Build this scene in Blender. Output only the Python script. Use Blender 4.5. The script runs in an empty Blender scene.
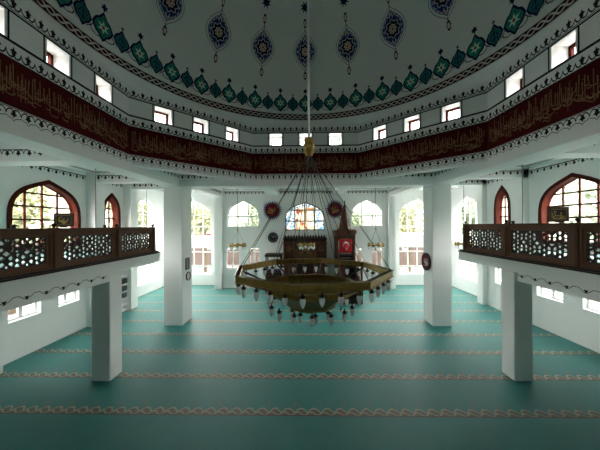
import bpy, bmesh, math, random
from mathutils import Vector, Matrix
PI = math.pi
E = 4.4                       # eye height above the carpet; h values are measured from the eye
CY = 5.09                     # centre of the dome along y
S = bpy.context.scene
C = S.collection
V3 = Vector

# ------------------------------------------------------------------ materials
def srgb(r, g, b):
    f = lambda c: (c / 255 / 12.92) if c / 255 <= .04045 else ((c / 255 + .055) / 1.055) ** 2.4
    return (f(r), f(g), f(b), 1)

MATS = {}
def mat(name, col, rough=.6, metal=0, var=.06, scale=6, bump=0, bscale=60, spec=.5, sheen=0, stretch=None):
    m = bpy.data.materials.new(name); m.use_nodes = True
    nt = m.node_tree; b = nt.nodes['Principled BSDF']
    b.inputs['Roughness'].default_value = rough; b.inputs['Metallic'].default_value = metal
    b.inputs['Specular IOR Level'].default_value = spec
    if sheen: b.inputs['Sheen Weight'].default_value = sheen
    tc = nt.nodes.new('ShaderNodeTexCoord')
    src = tc.outputs['Object']
    if stretch:
        mp = nt.nodes.new('ShaderNodeMapping'); mp.inputs['Scale'].default_value = stretch
        nt.links.new(src, mp.inputs['Vector']); src = mp.outputs['Vector']
    n = nt.nodes.new('ShaderNodeTexNoise'); n.inputs['Scale'].default_value = scale; n.inputs['Detail'].default_value = 4
    nt.links.new(src, n.inputs['Vector'])
    mx = nt.nodes.new('ShaderNodeMix'); mx.data_type = 'RGBA'
    mx.inputs['A'].default_value = tuple(c * (1 - var) for c in col[:3]) + (1,)
    mx.inputs['B'].default_value = tuple(min(1, c * (1 + var)) for c in col[:3]) + (1,)
    nt.links.new(n.outputs['Fac'], mx.inputs['Factor']); nt.links.new(mx.outputs['Result'], b.inputs['Base Color'])
    if bump:
        n2 = nt.nodes.new('ShaderNodeTexNoise'); n2.inputs['Scale'].default_value = bscale
        nt.links.new(src, n2.inputs['Vector'])
        bp = nt.nodes.new('ShaderNodeBump'); bp.inputs['Strength'].default_value = bump; bp.inputs['Distance'].default_value = .01
        nt.links.new(n2.outputs['Fac'], bp.inputs['Height']); nt.links.new(bp.outputs['Normal'], b.inputs['Normal'])
    MATS[name] = m
    return m

WHITE = mat('white_paint', (.86, .87, .86, 1), .55, var=.03, scale=2, bump=.05)
SATIN = mat('satin_white_paint', (.84, .85, .84, 1), .35, var=.03, scale=2)
DRUMW = mat('drum_paint', (.88, .885, .88, 1), .7, var=.04, scale=2)
DOMEP = mat('dome_plaster', (.72, .735, .70, 1), .8, spec=.1, var=.05, scale=1.2)
BLACK = mat('black_paint', (.010, .010, .012, 1), .7, spec=.1, var=.2)
BRPAT = mat('dark_brown_paint', (.020, .017, .015, 1), .7, spec=.1, var=.2)
RED = mat('maroon_band', srgb(76, 10, 14), .7, spec=.1, var=.15, scale=3)
TAN = mat('ochre_script', srgb(142, 112, 80), .7, spec=.1, var=.15)
CHAINR = mat('chain_maroon', srgb(58, 22, 26), .7, spec=.1, var=.15)
CHAINW = mat('chain_pale', srgb(205, 195, 190), .6)
BLUE = mat('deep_blue_paint', srgb(32, 52, 110),.7, spec=.1, var=.15)
NAVY = mat('navy_paint', srgb(18, 24, 66),.7, spec=.1, var=.15)
SKYB = mat('pale_blue_paint', srgb(150, 175, 205), .6, var=.15)
CREAM = mat('cream_paint', srgb(225, 200, 185), .6, var=.1)
TEALP = mat('teal_paint', srgb(44, 108, 108),.7, spec=.1, var=.2)
GREENP = mat('green_paint', srgb(44, 130, 108),.7, spec=.1, var=.2)
MINT = mat('mint_paint', srgb(190, 225, 200), .6, var=.1)
REDP = mat('bright_red_paint', srgb(150, 30, 34), .6)
WOOD = mat('dark_walnut', srgb(102, 64, 42), .55, spec=.3, var=.3, scale=5, stretch=(4, .6, 4))
WOODR = mat('reddish_wood', srgb(80, 27, 14), .6, spec=.1, var=.25, scale=6, stretch=(4, 4, .8))
WOODM = mat('mihrab_wood', srgb(92, 46, 24), .4, var=.35, scale=7, stretch=(6, 6, 1))
WOODD = mat('deep_brown_wood', srgb(46, 26, 18), .5, spec=.3, var=.3, scale=7)
BRASS = mat('glint_mottled_brass', srgb(150, 124, 66), .34, metal=.85, var=.45, scale=12)  # strong tone mottling paints reflected glints into the brass
BRASSD = mat('dark_bronze', srgb(52, 44, 30), .42, metal=.6, var=.3, scale=9)
RODG = mat('grey_rod', srgb(128, 128, 126), .5)
CABLE = mat('cable_steel', srgb(70, 62, 52), .5, metal=.4)
ROD = mat('white_rod', (.78, .8, .8, 1), .4)
def bulb_glass():
    m = bpy.data.materials.new('frosted_glass'); m.use_nodes = True; nt = m.node_tree; b = nt.nodes['Principled BSDF']; out = nt.nodes['Material Output']
    b.inputs['Base Color'].default_value = (.85, .86, .88, 1); b.inputs['Roughness'].default_value = .2
    tl = nt.nodes.new('ShaderNodeBsdfTranslucent'); tl.inputs['Color'].default_value = (.95, .96, .97, 1)
    tp = nt.nodes.new('ShaderNodeBsdfTransparent'); m1 = nt.nodes.new('ShaderNodeMixShader'); m1.inputs[0].default_value = .25; m2 = nt.nodes.new('ShaderNodeMixShader'); m2.inputs[0].default_value = .5
    nt.links.new(tl.outputs[0], m1.inputs[1]); nt.links.new(tp.outputs[0], m1.inputs[2]); nt.links.new(b.outputs[0], m2.inputs[1]); nt.links.new(m1.outputs[0], m2.inputs[2]); nt.links.new(m2.outputs[0], out.inputs['Surface'])
    return m
BULB = bulb_glass()
CLOTH = mat('flag_red', srgb(190, 22, 34), .8, var=.1)
FLAGW = mat('flag_white', (.85, .85, .85, 1), .8)
PURPLE = mat('purple_fringe', srgb(70, 48, 92),.7, spec=.1, var=.2)
CRIM = mat('crimson_disc', srgb(110, 26, 36),.7, spec=.1, var=.2)
GOLD = mat('gold_leaf', srgb(205, 165, 85), .4, metal=.5, var=.15)
DGOLD = mat('dull_gold', srgb(124, 96, 50), .5, metal=.3, var=.3)
PLAST = mat('black_plastic', (.015, .015, .017, 1), .35, var=.2)
PALE = mat('pale_print', (.7, .7, .68, 1), .6)
LEDR = mat('display_red', srgb(180, 40, 30), .5)
CONC = mat('pale_concrete', (.13, .13, .125, 1), .9, var=.15, scale=1)
BOUNCEM = mat('sky_bounce_roof', (.40, .40, .39, 1), .9, var=.1, scale=1)  # for the added roof plane that bounces skylight into the dome
BARK = mat('bark', srgb(90, 75, 58), .9, var=.3)
LEAF1 = mat('yellow_green_leaf', srgb(92, 94, 62), .8, var=.3, scale=1.5)
LEAF2 = mat('mid_green_leaf', srgb(76, 88, 62), .8, var=.3, scale=1.5)
BOOKM = [mat('book_cloth_%s' % n, srgb(*c), .6) for n, c in (('grey', (70, 72, 74)), ('brown', (72, 50, 42)), ('black', (30, 30, 32)), ('green', (40, 66, 54)))]

def glassy(name, col, gl=.06):
    m = bpy.data.materials.new(name); m.use_nodes = True; nt = m.node_tree
    nt.nodes.remove(nt.nodes['Principled BSDF']); out = nt.nodes['Material Output']
    t = nt.nodes.new('ShaderNodeBsdfTransparent'); t.inputs['Color'].default_value = col
    g = nt.nodes.new('ShaderNodeBsdfGlossy'); g.inputs['Roughness'].default_value = .03
    mx = nt.nodes.new('ShaderNodeMixShader'); mx.inputs['Fac'].default_value = gl
    nt.links.new(t.outputs[0], mx.inputs[1]); nt.links.new(g.outputs[0], mx.inputs[2]); nt.links.new(mx.outputs[0], out.inputs['Surface'])
    return m
GLASS = glassy('window_glass', (.93, .96, .95, 1)); MIDG = glassy('grey_glass', (.70, .71, .70, 1)); DIMG = glassy('dimming_glass', (.44, .45, .44, 1))  # greyer tints dim the daylight at over-bright windows; no dirt on the panes

def stained():
    m = bpy.data.materials.new('stained_glass'); m.use_nodes = True; nt = m.node_tree
    nt.nodes.remove(nt.nodes['Principled BSDF']); out = nt.nodes['Material Output']
    tc = nt.nodes.new('ShaderNodeTexCoord')
    v = nt.nodes.new('ShaderNodeTexVoronoi'); v.inputs['Scale'].default_value = 5.5
    nt.links.new(tc.outputs['Object'], v.inputs['Vector'])
    sp = nt.nodes.new('ShaderNodeSeparateXYZ'); nt.links.new(tc.outputs['Object'], sp.inputs[0])
    ab = nt.nodes.new('ShaderNodeMath'); ab.operation = 'ABSOLUTE'; nt.links.new(sp.outputs['X'], ab.inputs[0])
    up = nt.nodes.new('ShaderNodeMath'); up.operation = 'MULTIPLY_ADD'; up.inputs[1].default_value = .55; up.inputs[2].default_value = -2.45
    nt.links.new(sp.outputs['Z'], up.inputs[0])
    mxm = nt.nodes.new('ShaderNodeMath'); mxm.operation = 'MAXIMUM'
    nt.links.new(ab.outputs[0], mxm.inputs[0]); nt.links.new(up.outputs[0], mxm.inputs[1])
    edge = nt.nodes.new('ShaderNodeMath'); edge.operation = 'GREATER_THAN'; edge.inputs[1].default_value = .68
    nt.links.new(mxm.outputs[0], edge.inputs[0])
    r1 = nt.nodes.new('ShaderNodeValToRGB'); r1.color_ramp.interpolation = 'CONSTANT'
    for i, (p, c) in enumerate(((0, (.14, .13, .10, 1)), (.25, (.13, .095, .05, 1)), (.5, (.15, .14, .11, 1)), (.72, (.10, .055, .028, 1)), (.8, (.12, .12, .10, 1)), (.92, (.07, .02, .012, 1)))):
        e = r1.color_ramp.elements[0] if i == 0 else r1.color_ramp.elements.new(p)
        e.position = p; e.color = c
    r2 = nt.nodes.new('ShaderNodeValToRGB'); r2.color_ramp.interpolation = 'CONSTANT'
    for i, (p, c) in enumerate(((0, (.02, .07, .11, 1)), (.14, (.004, .03, .08, 1)), (.33, (.03, .085, .12, 1)), (.42, (.14, .15, .145, 1)))):
        e = r2.color_ramp.elements[0] if i == 0 else r2.color_ramp.elements.new(p)
        e.position = p; e.color = c
    s2 = nt.nodes.new('ShaderNodeSeparateColor'); nt.links.new(v.outputs['Color'], s2.inputs[0])
    nt.links.new(s2.outputs[0], r1.inputs[0]); nt.links.new(v.outputs['Distance'], r2.inputs[0])
    mx = nt.nodes.new('ShaderNodeMix'); mx.data_type = 'RGBA'
    nt.links.new(edge.outputs[0], mx.inputs['Factor']); nt.links.new(r1.outputs[0], mx.inputs['A']); nt.links.new(r2.outputs[0], mx.inputs['B'])
    t = nt.nodes.new('ShaderNodeBsdfTransparent'); tr = nt.nodes.new('ShaderNodeBsdfTranslucent')
    nt.links.new(mx.outputs['Result'], t.inputs['Color']); nt.links.new(mx.outputs['Result'], tr.inputs['Color'])
    ms = nt.nodes.new('ShaderNodeMixShader'); ms.inputs['Fac'].default_value = .82
    nt.links.new(t.outputs[0], ms.inputs[1]); nt.links.new(tr.outputs[0], ms.inputs[2]); nt.links.new(ms.outputs[0], out.inputs['Surface'])
    return m
STAIN = stained()

def brick():
    m = bpy.data.materials.new('pink_brick'); m.use_nodes = True; nt = m.node_tree; b = nt.nodes['Principled BSDF']
    tc = nt.nodes.new('ShaderNodeTexCoord'); mp = nt.nodes.new('ShaderNodeMapping'); mp.inputs['Rotation'].default_value = (PI / 2, 0, 0)
    nt.links.new(tc.outputs['Object'], mp.inputs[0])
    t = nt.nodes.new('ShaderNodeTexBrick'); t.inputs['Scale'].default_value = 1.2
    t.inputs['Color1'].default_value = srgb(92, 74, 68); t.inputs['Color2'].default_value = srgb(88, 69, 63); t.inputs['Mortar'].default_value = srgb(96, 86, 80)
    nt.links.new(mp.outputs[0], t.inputs['Vector']); nt.links.new(t.outputs['Color'], b.inputs['Base Color']); b.inputs['Roughness'].default_value = .9
    return m
BRICK = brick()

def carpet():
    m = bpy.data.materials.new('teal_prayer_carpet'); m.use_nodes = True; nt = m.node_tree; b = nt.nodes['Principled BSDF']
    L = nt.links
    def M(op, a, bb=None, c=None):
        n = nt.nodes.new('ShaderNodeMath'); n.operation = op
        for i, x in enumerate((a, bb, c)):
            if x is None: continue
            if isinstance(x, (int, float)): n.inputs[i].default_value = x
            else: L.new(x, n.inputs[i])
        return n.outputs[0]
    tc = nt.nodes.new('ShaderNodeTexCoord'); sp = nt.nodes.new('ShaderNodeSeparateXYZ'); L.new(tc.outputs['Object'], sp.inputs[0])
    x, y = sp.outputs['X'], sp.outputs['Y']
    row = 1.44
    d = M('MULTIPLY', M('FRACT', M('DIVIDE', M('ADD', y, 14.4 - 5.94), row)), row)
    sx = M('FRACT', M('DIVIDE', M('ADD', x, 31.), .31))
    arch = M('MULTIPLY_ADD', M('SINE', M('MULTIPLY', sx, PI)), .15, .10)
    line1 = M('LESS_THAN', M('ABSOLUTE', M('SUBTRACT', d, arch)), .028)
    arch2 = M('MULTIPLY_ADD', M('SINE', M('MULTIPLY', sx, 2 * PI)), .05, .08)
    line2 = M('LESS_THAN', M('ABSOLUTE', M('SUBTRACT', d, arch2)), .02)
    ground = M('LESS_THAN', d, M('MULTIPLY_ADD', M('SINE', M('MULTIPLY', sx, PI)), .13, .11))
    edge = M('LESS_THAN', d, .035)
    bx = M('ABSOLUTE', M('SUBTRACT', M('FRACT', M('DIVIDE', M('ADD', x, 31.), .62)), .5))
    bush = M('MULTIPLY', M('LESS_THAN', M('ADD', bx, M('MULTIPLY', M('ABSOLUTE', M('SUBTRACT', d, .38)), .5)), .085), .3)
    noise = nt.nodes.new('ShaderNodeTexNoise'); noise.inputs['Scale'].default_value = 1.3; noise.inputs['Detail'].default_value = 6
    L.new(tc.outputs['Object'], noise.inputs['Vector'])
    fine = nt.nodes.new('ShaderNodeTexNoise'); fine.inputs['Scale'].default_value = 55; L.new(tc.outputs['Object'], fine.inputs['Vector'])
    def mix(f, a, bb):
        n = nt.nodes.new('ShaderNodeMix'); n.data_type = 'RGBA'
        for k, v in (('Factor', f), ('A', a), ('B', bb)):
            if isinstance(v, (tuple, float)): n.inputs[k].default_value = v
            else: L.new(v, n.inputs[k])
        return n.outputs['Result']
    base = mix(noise.outputs['Fac'], CARP[0], CARP[1])
    base = mix(M('MULTIPLY', fine.outputs['Fac'], .35), base, CARP[2])
    c = mix(bush, base, srgb(120, 100, 85))
    c = mix(M('MULTIPLY', ground, .9), c, srgb(92, 86, 72))
    c = mix(M('MAXIMUM', line1, line2), c, srgb(146, 148, 130))
    c = mix(edge, c, srgb(70, 60, 52))
    L.new(c, b.inputs['Base Color']); b.inputs['Roughness'].default_value = .52
    b.inputs['Sheen Weight'].default_value = .75; b.inputs['Sheen Roughness'].default_value = .22
    b.inputs['Sheen Tint'].default_value = (.66, 1, .98, 1)
    b.inputs['Specular IOR Level'].default_value = .27
    bp = nt.nodes.new('ShaderNodeBump'); bp.inputs['Strength'].default_value = .3; bp.inputs['Distance'].default_value = .01
    L.new(fine.outputs['Fac'], bp.inputs['Height']); L.new(bp.outputs['Normal'], b.inputs['Normal'])
    return m
CARP = (srgb(18, 96, 93), srgb(38, 122, 118), srgb(60, 140, 136))
CARPET = carpet()

# ------------------------------------------------------------------ mesh builder
class Fr:
    """flat frame: u to the right and v up as seen from the room, n towards the viewer"""
    def __init__(s, O, U, V=(0, 0, 1)):
        s.O = V3(O); s.U = V3(U).normalized(); s.V = V3(V).normalized(); s.N = s.U.cross(s.V)
    def __call__(s, u, v, n=0): return s.O + s.U * u + s.V * v + s.N * n

EYE = V3((-.0517, 0, E)); TK = 1.0       # the drum, dome and chandelier are laid out at TK = 1.1 of their drawing size
def TT(p): return EYE + (V3(p) - EYE) * TK
class MB:
    def __init__(s): s.v = []; s.f = []; s.m = []
    def face(s, pts, m=0):
        i = len(s.v); s.v += [tuple(p) for p in pts]; s.f.append(tuple(range(i, i + len(pts)))); s.m.append(m)
    def box(s, a, b, m=0):
        x0, y0, z0 = (min(p, q) for p, q in zip(a, b)); x1, y1, z1 = (max(p, q) for p, q in zip(a, b))
        i = len(s.v)
        s.v += [(x0, y0, z0), (x1, y0, z0), (x1, y1, z0), (x0, y1, z0), (x0, y0, z1), (x1, y0, z1), (x1, y1, z1), (x0, y1, z1)]
        for f in ((0, 3, 2, 1), (4, 5, 6, 7), (0, 1, 5, 4), (1, 2, 6, 5), (2, 3, 7, 6), (3, 0, 4, 7)):
            s.f.append(tuple(i + k for k in f)); s.m.append(m)
    def fbox(s, P, u0, u1, v0, v1, n0, n1, m=0): s.prism(P, [(u0, v0), (u1, v0), (u1, v1), (u0, v1)], n0, n1, m)
    def prism(s, P, poly, n0, n1, m=0):
        if n0 > n1: n0, n1 = n1, n0
        k = len(poly); i = len(s.v)
        s.v += [tuple(P(u, v, n0)) for u, v in poly] + [tuple(P(u, v, n1)) for u, v in poly]
        s.f.append(tuple(i + k + j for j in range(k))); s.m.append(m)
        s.f.append(tuple(i + k - 1 - j for j in range(k))); s.m.append(m)
        for j in range(k):
            q = (j + 1) % k; s.f.append((i + j, i + q, i + k + q, i + k + j)); s.m.append(m)
    def ring(s, P, outer, inner, n0, n1, m=0):
        k = len(outer); i = len(s.v)
        for n in (n0, n1):
            s.v += [tuple(P(u, v, n)) for u, v in outer] + [tuple(P(u, v, n)) for u, v in inner]
        for j in range(k):
            q = (j + 1) % k
            o0, o1, a0, a1 = i + j, i + q, i + k + j, i + k + q
            O0, O1, A0, A1 = o0 + 2 * k, o1 + 2 * k, a0 + 2 * k, a1 + 2 * k
            for f in ((o0, a0, a1, o1), (O0, O1, A1, A0), (o0, o1, O1, O0), (a0, A0, A1, a1)):
                s.f.append(f); s.m.append(m)
    def strip(s, P, pts, w, n, m=0, closed=False):
        """a painted line of width w along a 2-D polyline"""
        k = len(pts); L = []; R = []
        for j, (u, v) in enumerate(pts):
            a = pts[j - 1] if j > 0 or closed else pts[0]; b = pts[(j + 1) % k] if j < k - 1 or closed else pts[-1]
            du, dv = b[0] - a[0], b[1] - a[1]; l = math.hypot(du, dv) or 1
            ww = w[j] if isinstance(w, (list, tuple)) else w
            L.append(P(u - dv / l * ww / 2, v + du / l * ww / 2, n)); R.append(P(u + dv / l * ww / 2, v - du / l * ww / 2, n))
        i = len(s.v)
        s.v += [tuple(p) for p in L] + [tuple(p) for p in R]
        for j in range(k if closed else k - 1):
            q = (j + 1) % k; s.f.append((i + j, i + k + j, i + k + q, i + q)); s.m.append(m)
    def tube(s, pts, r, seg=8, m=0, cap=True):
        pts = [V3(p) for p in pts]; n = len(pts); i0 = len(s.v)
        for j, p in enumerate(pts):
            t = (pts[min(j + 1, n - 1)] - pts[max(j - 1, 0)]).normalized()
            a = t.orthogonal().normalized() if abs(t.z) > .99 else t.cross(V3((0, 0, 1))).normalized(); b = t.cross(a)
            rr = r[j] if isinstance(r, (list, tuple)) else r
            for k in range(seg):
                w = 2 * PI * k / seg; s.v.append(tuple(p + a * math.cos(w) * rr + b * math.sin(w) * rr))
        for j in range(n - 1):
            for k in range(seg):
                q = (k + 1) % seg; s.f.append((i0 + j * seg + k, i0 + j * seg + q, i0 + (j + 1) * seg + q, i0 + (j + 1) * seg + k)); s.m.append(m)
        if cap:
            s.f.append(tuple(i0 + k for k in range(seg))[::-1]); s.m.append(m)
            s.f.append(tuple(i0 + (n - 1) * seg + k for k in range(seg))); s.m.append(m)
    def lathe(s, prof, c, seg=16, m=0, rot=0, caps=True):
        """prof: (radius, z); c: centre"""
        i0 = len(s.v)
        for r, z in prof:
            for k in range(seg):
                w = 2 * PI * k / seg + rot; s.v.append((c[0] + r * math.cos(w), c[1] + r * math.sin(w), c[2] + z))
        for j in range(len(prof) - 1):
            for k in range(seg):
                q = (k + 1) % seg; s.f.append((i0 + j * seg + k, i0 + j * seg + q, i0 + (j + 1) * seg + q, i0 + (j + 1) * seg + k)); s.m.append(m)
        for j in (0, len(prof) - 1) if caps else ():
            if prof[j][0] > 1e-4: s.f.append(tuple(i0 + j * seg + k for k in range(seg))); s.m.append(m)
    def build(s, name, mats, parent=None, smooth=False, clean=False, bevel=0):
        me = bpy.data.meshes.new(name); me.from_pydata(s.v if TK == 1 else [tuple(TT(p)) for p in s.v], [], s.f)
        if not isinstance(mats, (list, tuple)): mats = [mats]
        for m in mats: me.materials.append(m)
        for p, mi in zip(me.polygons, s.m): p.material_index = mi; p.use_smooth = smooth
        if clean:
            bm = bmesh.new(); bm.from_mesh(me); bmesh.ops.remove_doubles(bm, verts=bm.verts, dist=1e-5)
            bmesh.ops.recalc_face_normals(bm, faces=bm.faces); bm.to_mesh(me); bm.free()
        me.update()
        o = bpy.data.objects.new(name, me); C.objects.link(o)
        if parent is not None:
            o.parent = parent
            if parent.type == 'EMPTY': o.matrix_parent_inverse = Matrix.Translation(-parent.location)
        if bevel:
            b = o.modifiers.new('bevel', 'BEVEL'); b.width = bevel; b.segments = 2; b.limit_method = 'ANGLE'
        return o

def struct(o): o['kind'] = 'structure'; return o
def tag(o, label, cat, group=None):
    o['label'] = label; o['category'] = cat
    if group: o['group'] = group
    return o
def thing(name, loc, label, cat, group=None):
    o = bpy.data.objects.new(name, None); o.empty_display_size = .1; C.objects.link(o); o.location = loc
    return tag(o, label, cat, group)
def dup(root, loc, label=None):
    r = root.copy(); C.objects.link(r); r.location = loc
    if label: r['label'] = label
    for ch in list(root.children):
        c = ch.copy(); C.objects.link(c); c.parent = r
        for g in list(ch.children):
            d = g.copy(); C.objects.link(d); d.parent = c
    return r

def inset(poly, d):
    """offset a convex counter-clockwise polygon inwards by d"""
    n = len(poly); out = []
    for j in range(n):
        a, b, c = V3((*poly[j - 1], 0)), V3((*poly[j], 0)), V3((*poly[(j + 1) % n], 0))
        e1, e2 = (b - a).normalized(), (c - b).normalized()
        n1, n2 = V3((-e1.y, e1.x, 0)), V3((-e2.y, e2.x, 0))
        k = (n1 + n2); k = k / max(.25, (1 + n1.dot(n2)))
        out.append((b.x + k.x * d, b.y + k.y * d))
    return out
def rect(u0, u1, v0, v1): return [(u0, v0), (u1, v0), (u1, v1), (u0, v1)]
def arch(uc, w, v0, vs, vp, n=10, k1=.68, k2=.30, k3=.76):
    """pointed arch outline, counter-clockwise from the lower left"""
    H = vp - vs; pr = [V3((w / 2, vs)), V3((w / 2, vs + k1 * H)), V3((w * k2, vs + k3 * H)), V3((0, vp))]
    R = []
    for j in range(n + 1):
        t = j / n; p = pr[0] * (1 - t) ** 3 + pr[1] * 3 * t * (1 - t) ** 2 + pr[2] * 3 * t * t * (1 - t) + pr[3] * t ** 3
        R.append((p.x, p.y))
    Lh = [(-a, b) for a, b in R[:-1]][::-1]
    return [(uc + a, b) for a, b in [(-w / 2, v0), (w / 2, v0)] + R + Lh]
def spans(poly, axis, val):
    """interval that the line (axis = val) cuts out of a convex polygon"""
    xs = []
    for j in range(len(poly)):
        a, b = poly[j - 1], poly[j]
        if (a[axis] - val) * (b[axis] - val) < 0:
            t = (val - a[axis]) / (b[axis] - a[axis]); xs.append(a[1 - axis] + t * (b[1 - axis] - a[1 - axis]))
    return (min(xs), max(xs)) if len(xs) > 1 else None

def wall(name, P, outer, holes, depth, m=WHITE, kids=None):
    """plaster wall facing the room with real openings and their reveals"""
    bm = bmesh.new(); edges = []
    for poly in [outer] + holes:
        vs = [bm.verts.new(TT(P(u, v))) for u, v in poly]
        edges += [bm.edges.new((vs[j], vs[(j + 1) % len(vs)])) for j in range(len(vs))]
    bmesh.ops.triangle_fill(bm, use_beauty=True, use_dissolve=False, edges=edges, normal=P.N)
    for poly in holes:
        for j in range(len(poly)):
            a, b = poly[j], poly[(j + 1) % len(poly)]
            bm.faces.new([bm.verts.new(TT(P(*q))) for q in ((a[0], a[1], 0), (b[0], b[1], 0), (b[0], b[1], -depth), (a[0], a[1], -depth))])
    me = bpy.data.meshes.new(name); bm.to_mesh(me); bm.free(); me.materials.append(m)
    o = bpy.data.objects.new(name, me); C.objects.link(o); return struct(o)

WN = [0]
def window(P, poly, setback, bars_u, bars_v, fm=SATIN, fw=.07, bw=.035, lining=0, lm=None, glass=GLASS, portal=True, casing=0):
    WN[0] += 1
    mb = MB(); inner = inset(poly, fw)
    nm = 'window_%d' % WN[0]
    mb.ring(P, poly, inner, -setback - .03, -setback + .04)
    if lining:                                    # timber lined reveal
        mb.ring(P, poly, inset(poly, .05), -setback, .02, 1)
        mb.ring(P, inset(poly, -.09), inset(poly, .05), 0, .035, 1)
    w = struct(mb.build(nm, [fm, lm or fm]))
    b = MB()
    for u in bars_u:
        sp = spans(inner, 0, u)
        if sp: b.fbox(P, u - bw / 2, u + bw / 2, sp[0], sp[1], -setback - .02, -setback + .025)
    for v in bars_v:
        sp = spans(inner, 1, v)
        if sp: b.fbox(P, sp[0], sp[1], v - bw / 2, v + bw / 2, -setback - .021, -setback + .021)
    if b.f: b.build('glazing_bars', fm, w)
    g = MB(); g.face([P(u, v, -setback) for u, v in inner]); g.build('glass', glass, w)
    if portal:
        us = [p[0] for p in poly]; vs = [p[1] for p in poly]
        ld = bpy.data.lights.new('window_portal', 'AREA'); ld.shape = 'RECTANGLE'; ld.size = max(us) - min(us); ld.size_y = max(vs) - min(vs)
        ld.cycles.is_portal = True
        lo = bpy.data.objects.new('window_portal', ld); C.objects.link(lo)
        z = -P.N; x = P.U; y = z.cross(x)
        ld.size *= TK; ld.size_y *= TK
        lo.matrix_world = Matrix.Translation(TT(P((max(us) + min(us)) / 2, (max(vs) + min(vs)) / 2, -setback - .07))) @ Matrix((x, y, z)).transposed().to_4x4()
    return w

# ------------------------------------------------------------------ painted ornament
def fleur(mb, P, uc, v0, h, sx, up, n, m=0):
    """one frieze motif: a fleur, the two scroll arms and a bud"""
    y = (lambda b: v0 + b * h) if up else (lambda b: v0 + (1 - b) * h)
    q = lambda pts: [(uc + a * sx, y(b)) for a, b in (pts if up else pts[::-1])]
    half = [(0, .98), (.07, .72), (.19, .66), (.22, .52), (.12, .46), (.14, .30), (.05, .22)]
    mb.face([P(u, v, n) for u, v in q(half + [(-a, b) for a, b in half[1:]][::-1])], m)
    for sg in (-1, 1):
        mb.strip(P, [(uc + sg * a * sx, y(b)) for a, b in ((0, .22), (.13, .08), (.28, .07), (.40, .2), (.46, .38))], [.12 * h, .15 * h, .14 * h, .11 * h, .07 * h], n, m)
    mb.face([P(u, v, n) for u, v in q([(.5, .3), (.57, .45), (.5, .66), (.43, .45)])], m)

def frieze(P, u0, u1, v0, h, up, step, parent, n=.004, line=True, outline=False):
    mb = MB(); k = max(1, round((u1 - u0) / step)); st = (u1 - u0) / k
    for j in range(k): fleur(mb, P, u0 + (j + .5) * st, v0, h, st, up, n)
    y = (lambda b: v0 + b * h) if up else (lambda b: v0 + (1 - b) * h)
    if line: mb.fbox(P, u0, u1, y(0) - .008, y(0) + .008, 0, n)
    if outline:
        pts = []
        for j in range(k):
            for a, b in ((-.5, .78), (-.3, .92), (-.15, .95), (0, 1.22), (.15, .95), (.3, .92)): pts.append((u0 + (j + .5 + a) * st, y(b)))
        mb.strip(P, pts, .012, n)
    return mb.build('painted_frieze', BRPAT, parent)

def script(P, u0, u1, v0, v1, seed, parent, name='calligraphy', m=TAN, w=.02, n=.004, sp=.10):
    """flowing thuluth-like strokes: tall staves over bowls and long sweeps"""
    R = random.Random(seed); H = v1 - v0; mb = MB(); L = u1 - u0
    k = sp / .10
    u = u0 + .03 * k
    while u < u1 - .03 * k:
        b, t = R.uniform(.12, .5), R.uniform(.62, .96); ln = R.uniform(-.06, .04) * k
        pts = [(u, v0 + H * b), (u + ln * .5, v0 + H * (b + t) / 2), (u + ln, v0 + H * t)]
        if R.random() < .3: pts.append((u + ln + .03 * k, v0 + H * (t - .06)))
        mb.strip(P, pts, [w * .7, w, w * 1.2, w * .6][:len(pts)], n)
        u += R.uniform(.06, .15) * k
    for _ in range(int(L / (.085 * k))):
        uc = R.uniform(u0 + .1 * k, u1 - .1 * k); r = R.uniform(.06, .2) * k; vb = v0 + H * R.uniform(.2, .6); a0 = R.uniform(2.7, 3.6); a1 = a0 + R.uniform(2.4, 3.6)
        mb.strip(P, [(uc + r * math.cos(a0 + (a1 - a0) * j / 8), max(v0 + .02 * H, vb + r * .75 * math.sin(a0 + (a1 - a0) * j / 8))) for j in range(9)], [w * (.4 + .9 * math.sin(PI * (j + .5) / 9)) for j in range(9)], n + .0006)
    for _ in range(int(L / (.3 * k))):
        l = R.uniform(.25, .5) * k; ua = R.uniform(u0 + .02 * k, max(u0 + .03 * k, u1 - l)); vb = v0 + H * R.uniform(.12, .55); c = R.uniform(-.08, .08) * H
        mb.strip(P, [(ua + l * j / 8, vb + c * math.sin(PI * j / 8) * 1.3 + .04 * H * math.sin(2 * PI * j / 8)) for j in range(9) if ua + l * j / 8 < u1], w, n + .0012)
    for _ in range(int(L / (.16 * k))):
        uc, vc, e = R.uniform(u0 + .05 * k, u1 - .05 * k), v0 + H * R.uniform(.1, .9), w * .9
        mb.face([P(uc - e, vc, n), P(uc, vc - e, n), P(uc + e, vc, n), P(uc, vc + e, n)])
    return mb.build(name, m, parent)

# ------------------------------------------------------------------ floor, ground
XL, XR = -9.64, 9.97         # side walls
RL, RR = -10.42, 10.55       # recessed side walls by the back
YB, YBB, YR = 18.1, 19.05, -3.2
mb = MB(); mb.face([(-11.2, YR, 0), (11.2, YR, 0), (11.2, 19.6, 0), (-11.2, 19.6, 0)])
struct(mb.build('floor', CARPET))
mb = MB(); mb.face([(-90, -60, -.6), (90, -60, -.6), (90, 110, -.6), (-90, 110, -.6)])
struct(mb.build('ground', CONC))

CEIL = E + 2.38; CEILR = E + 2.52; CEILB = E + 2.5
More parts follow.
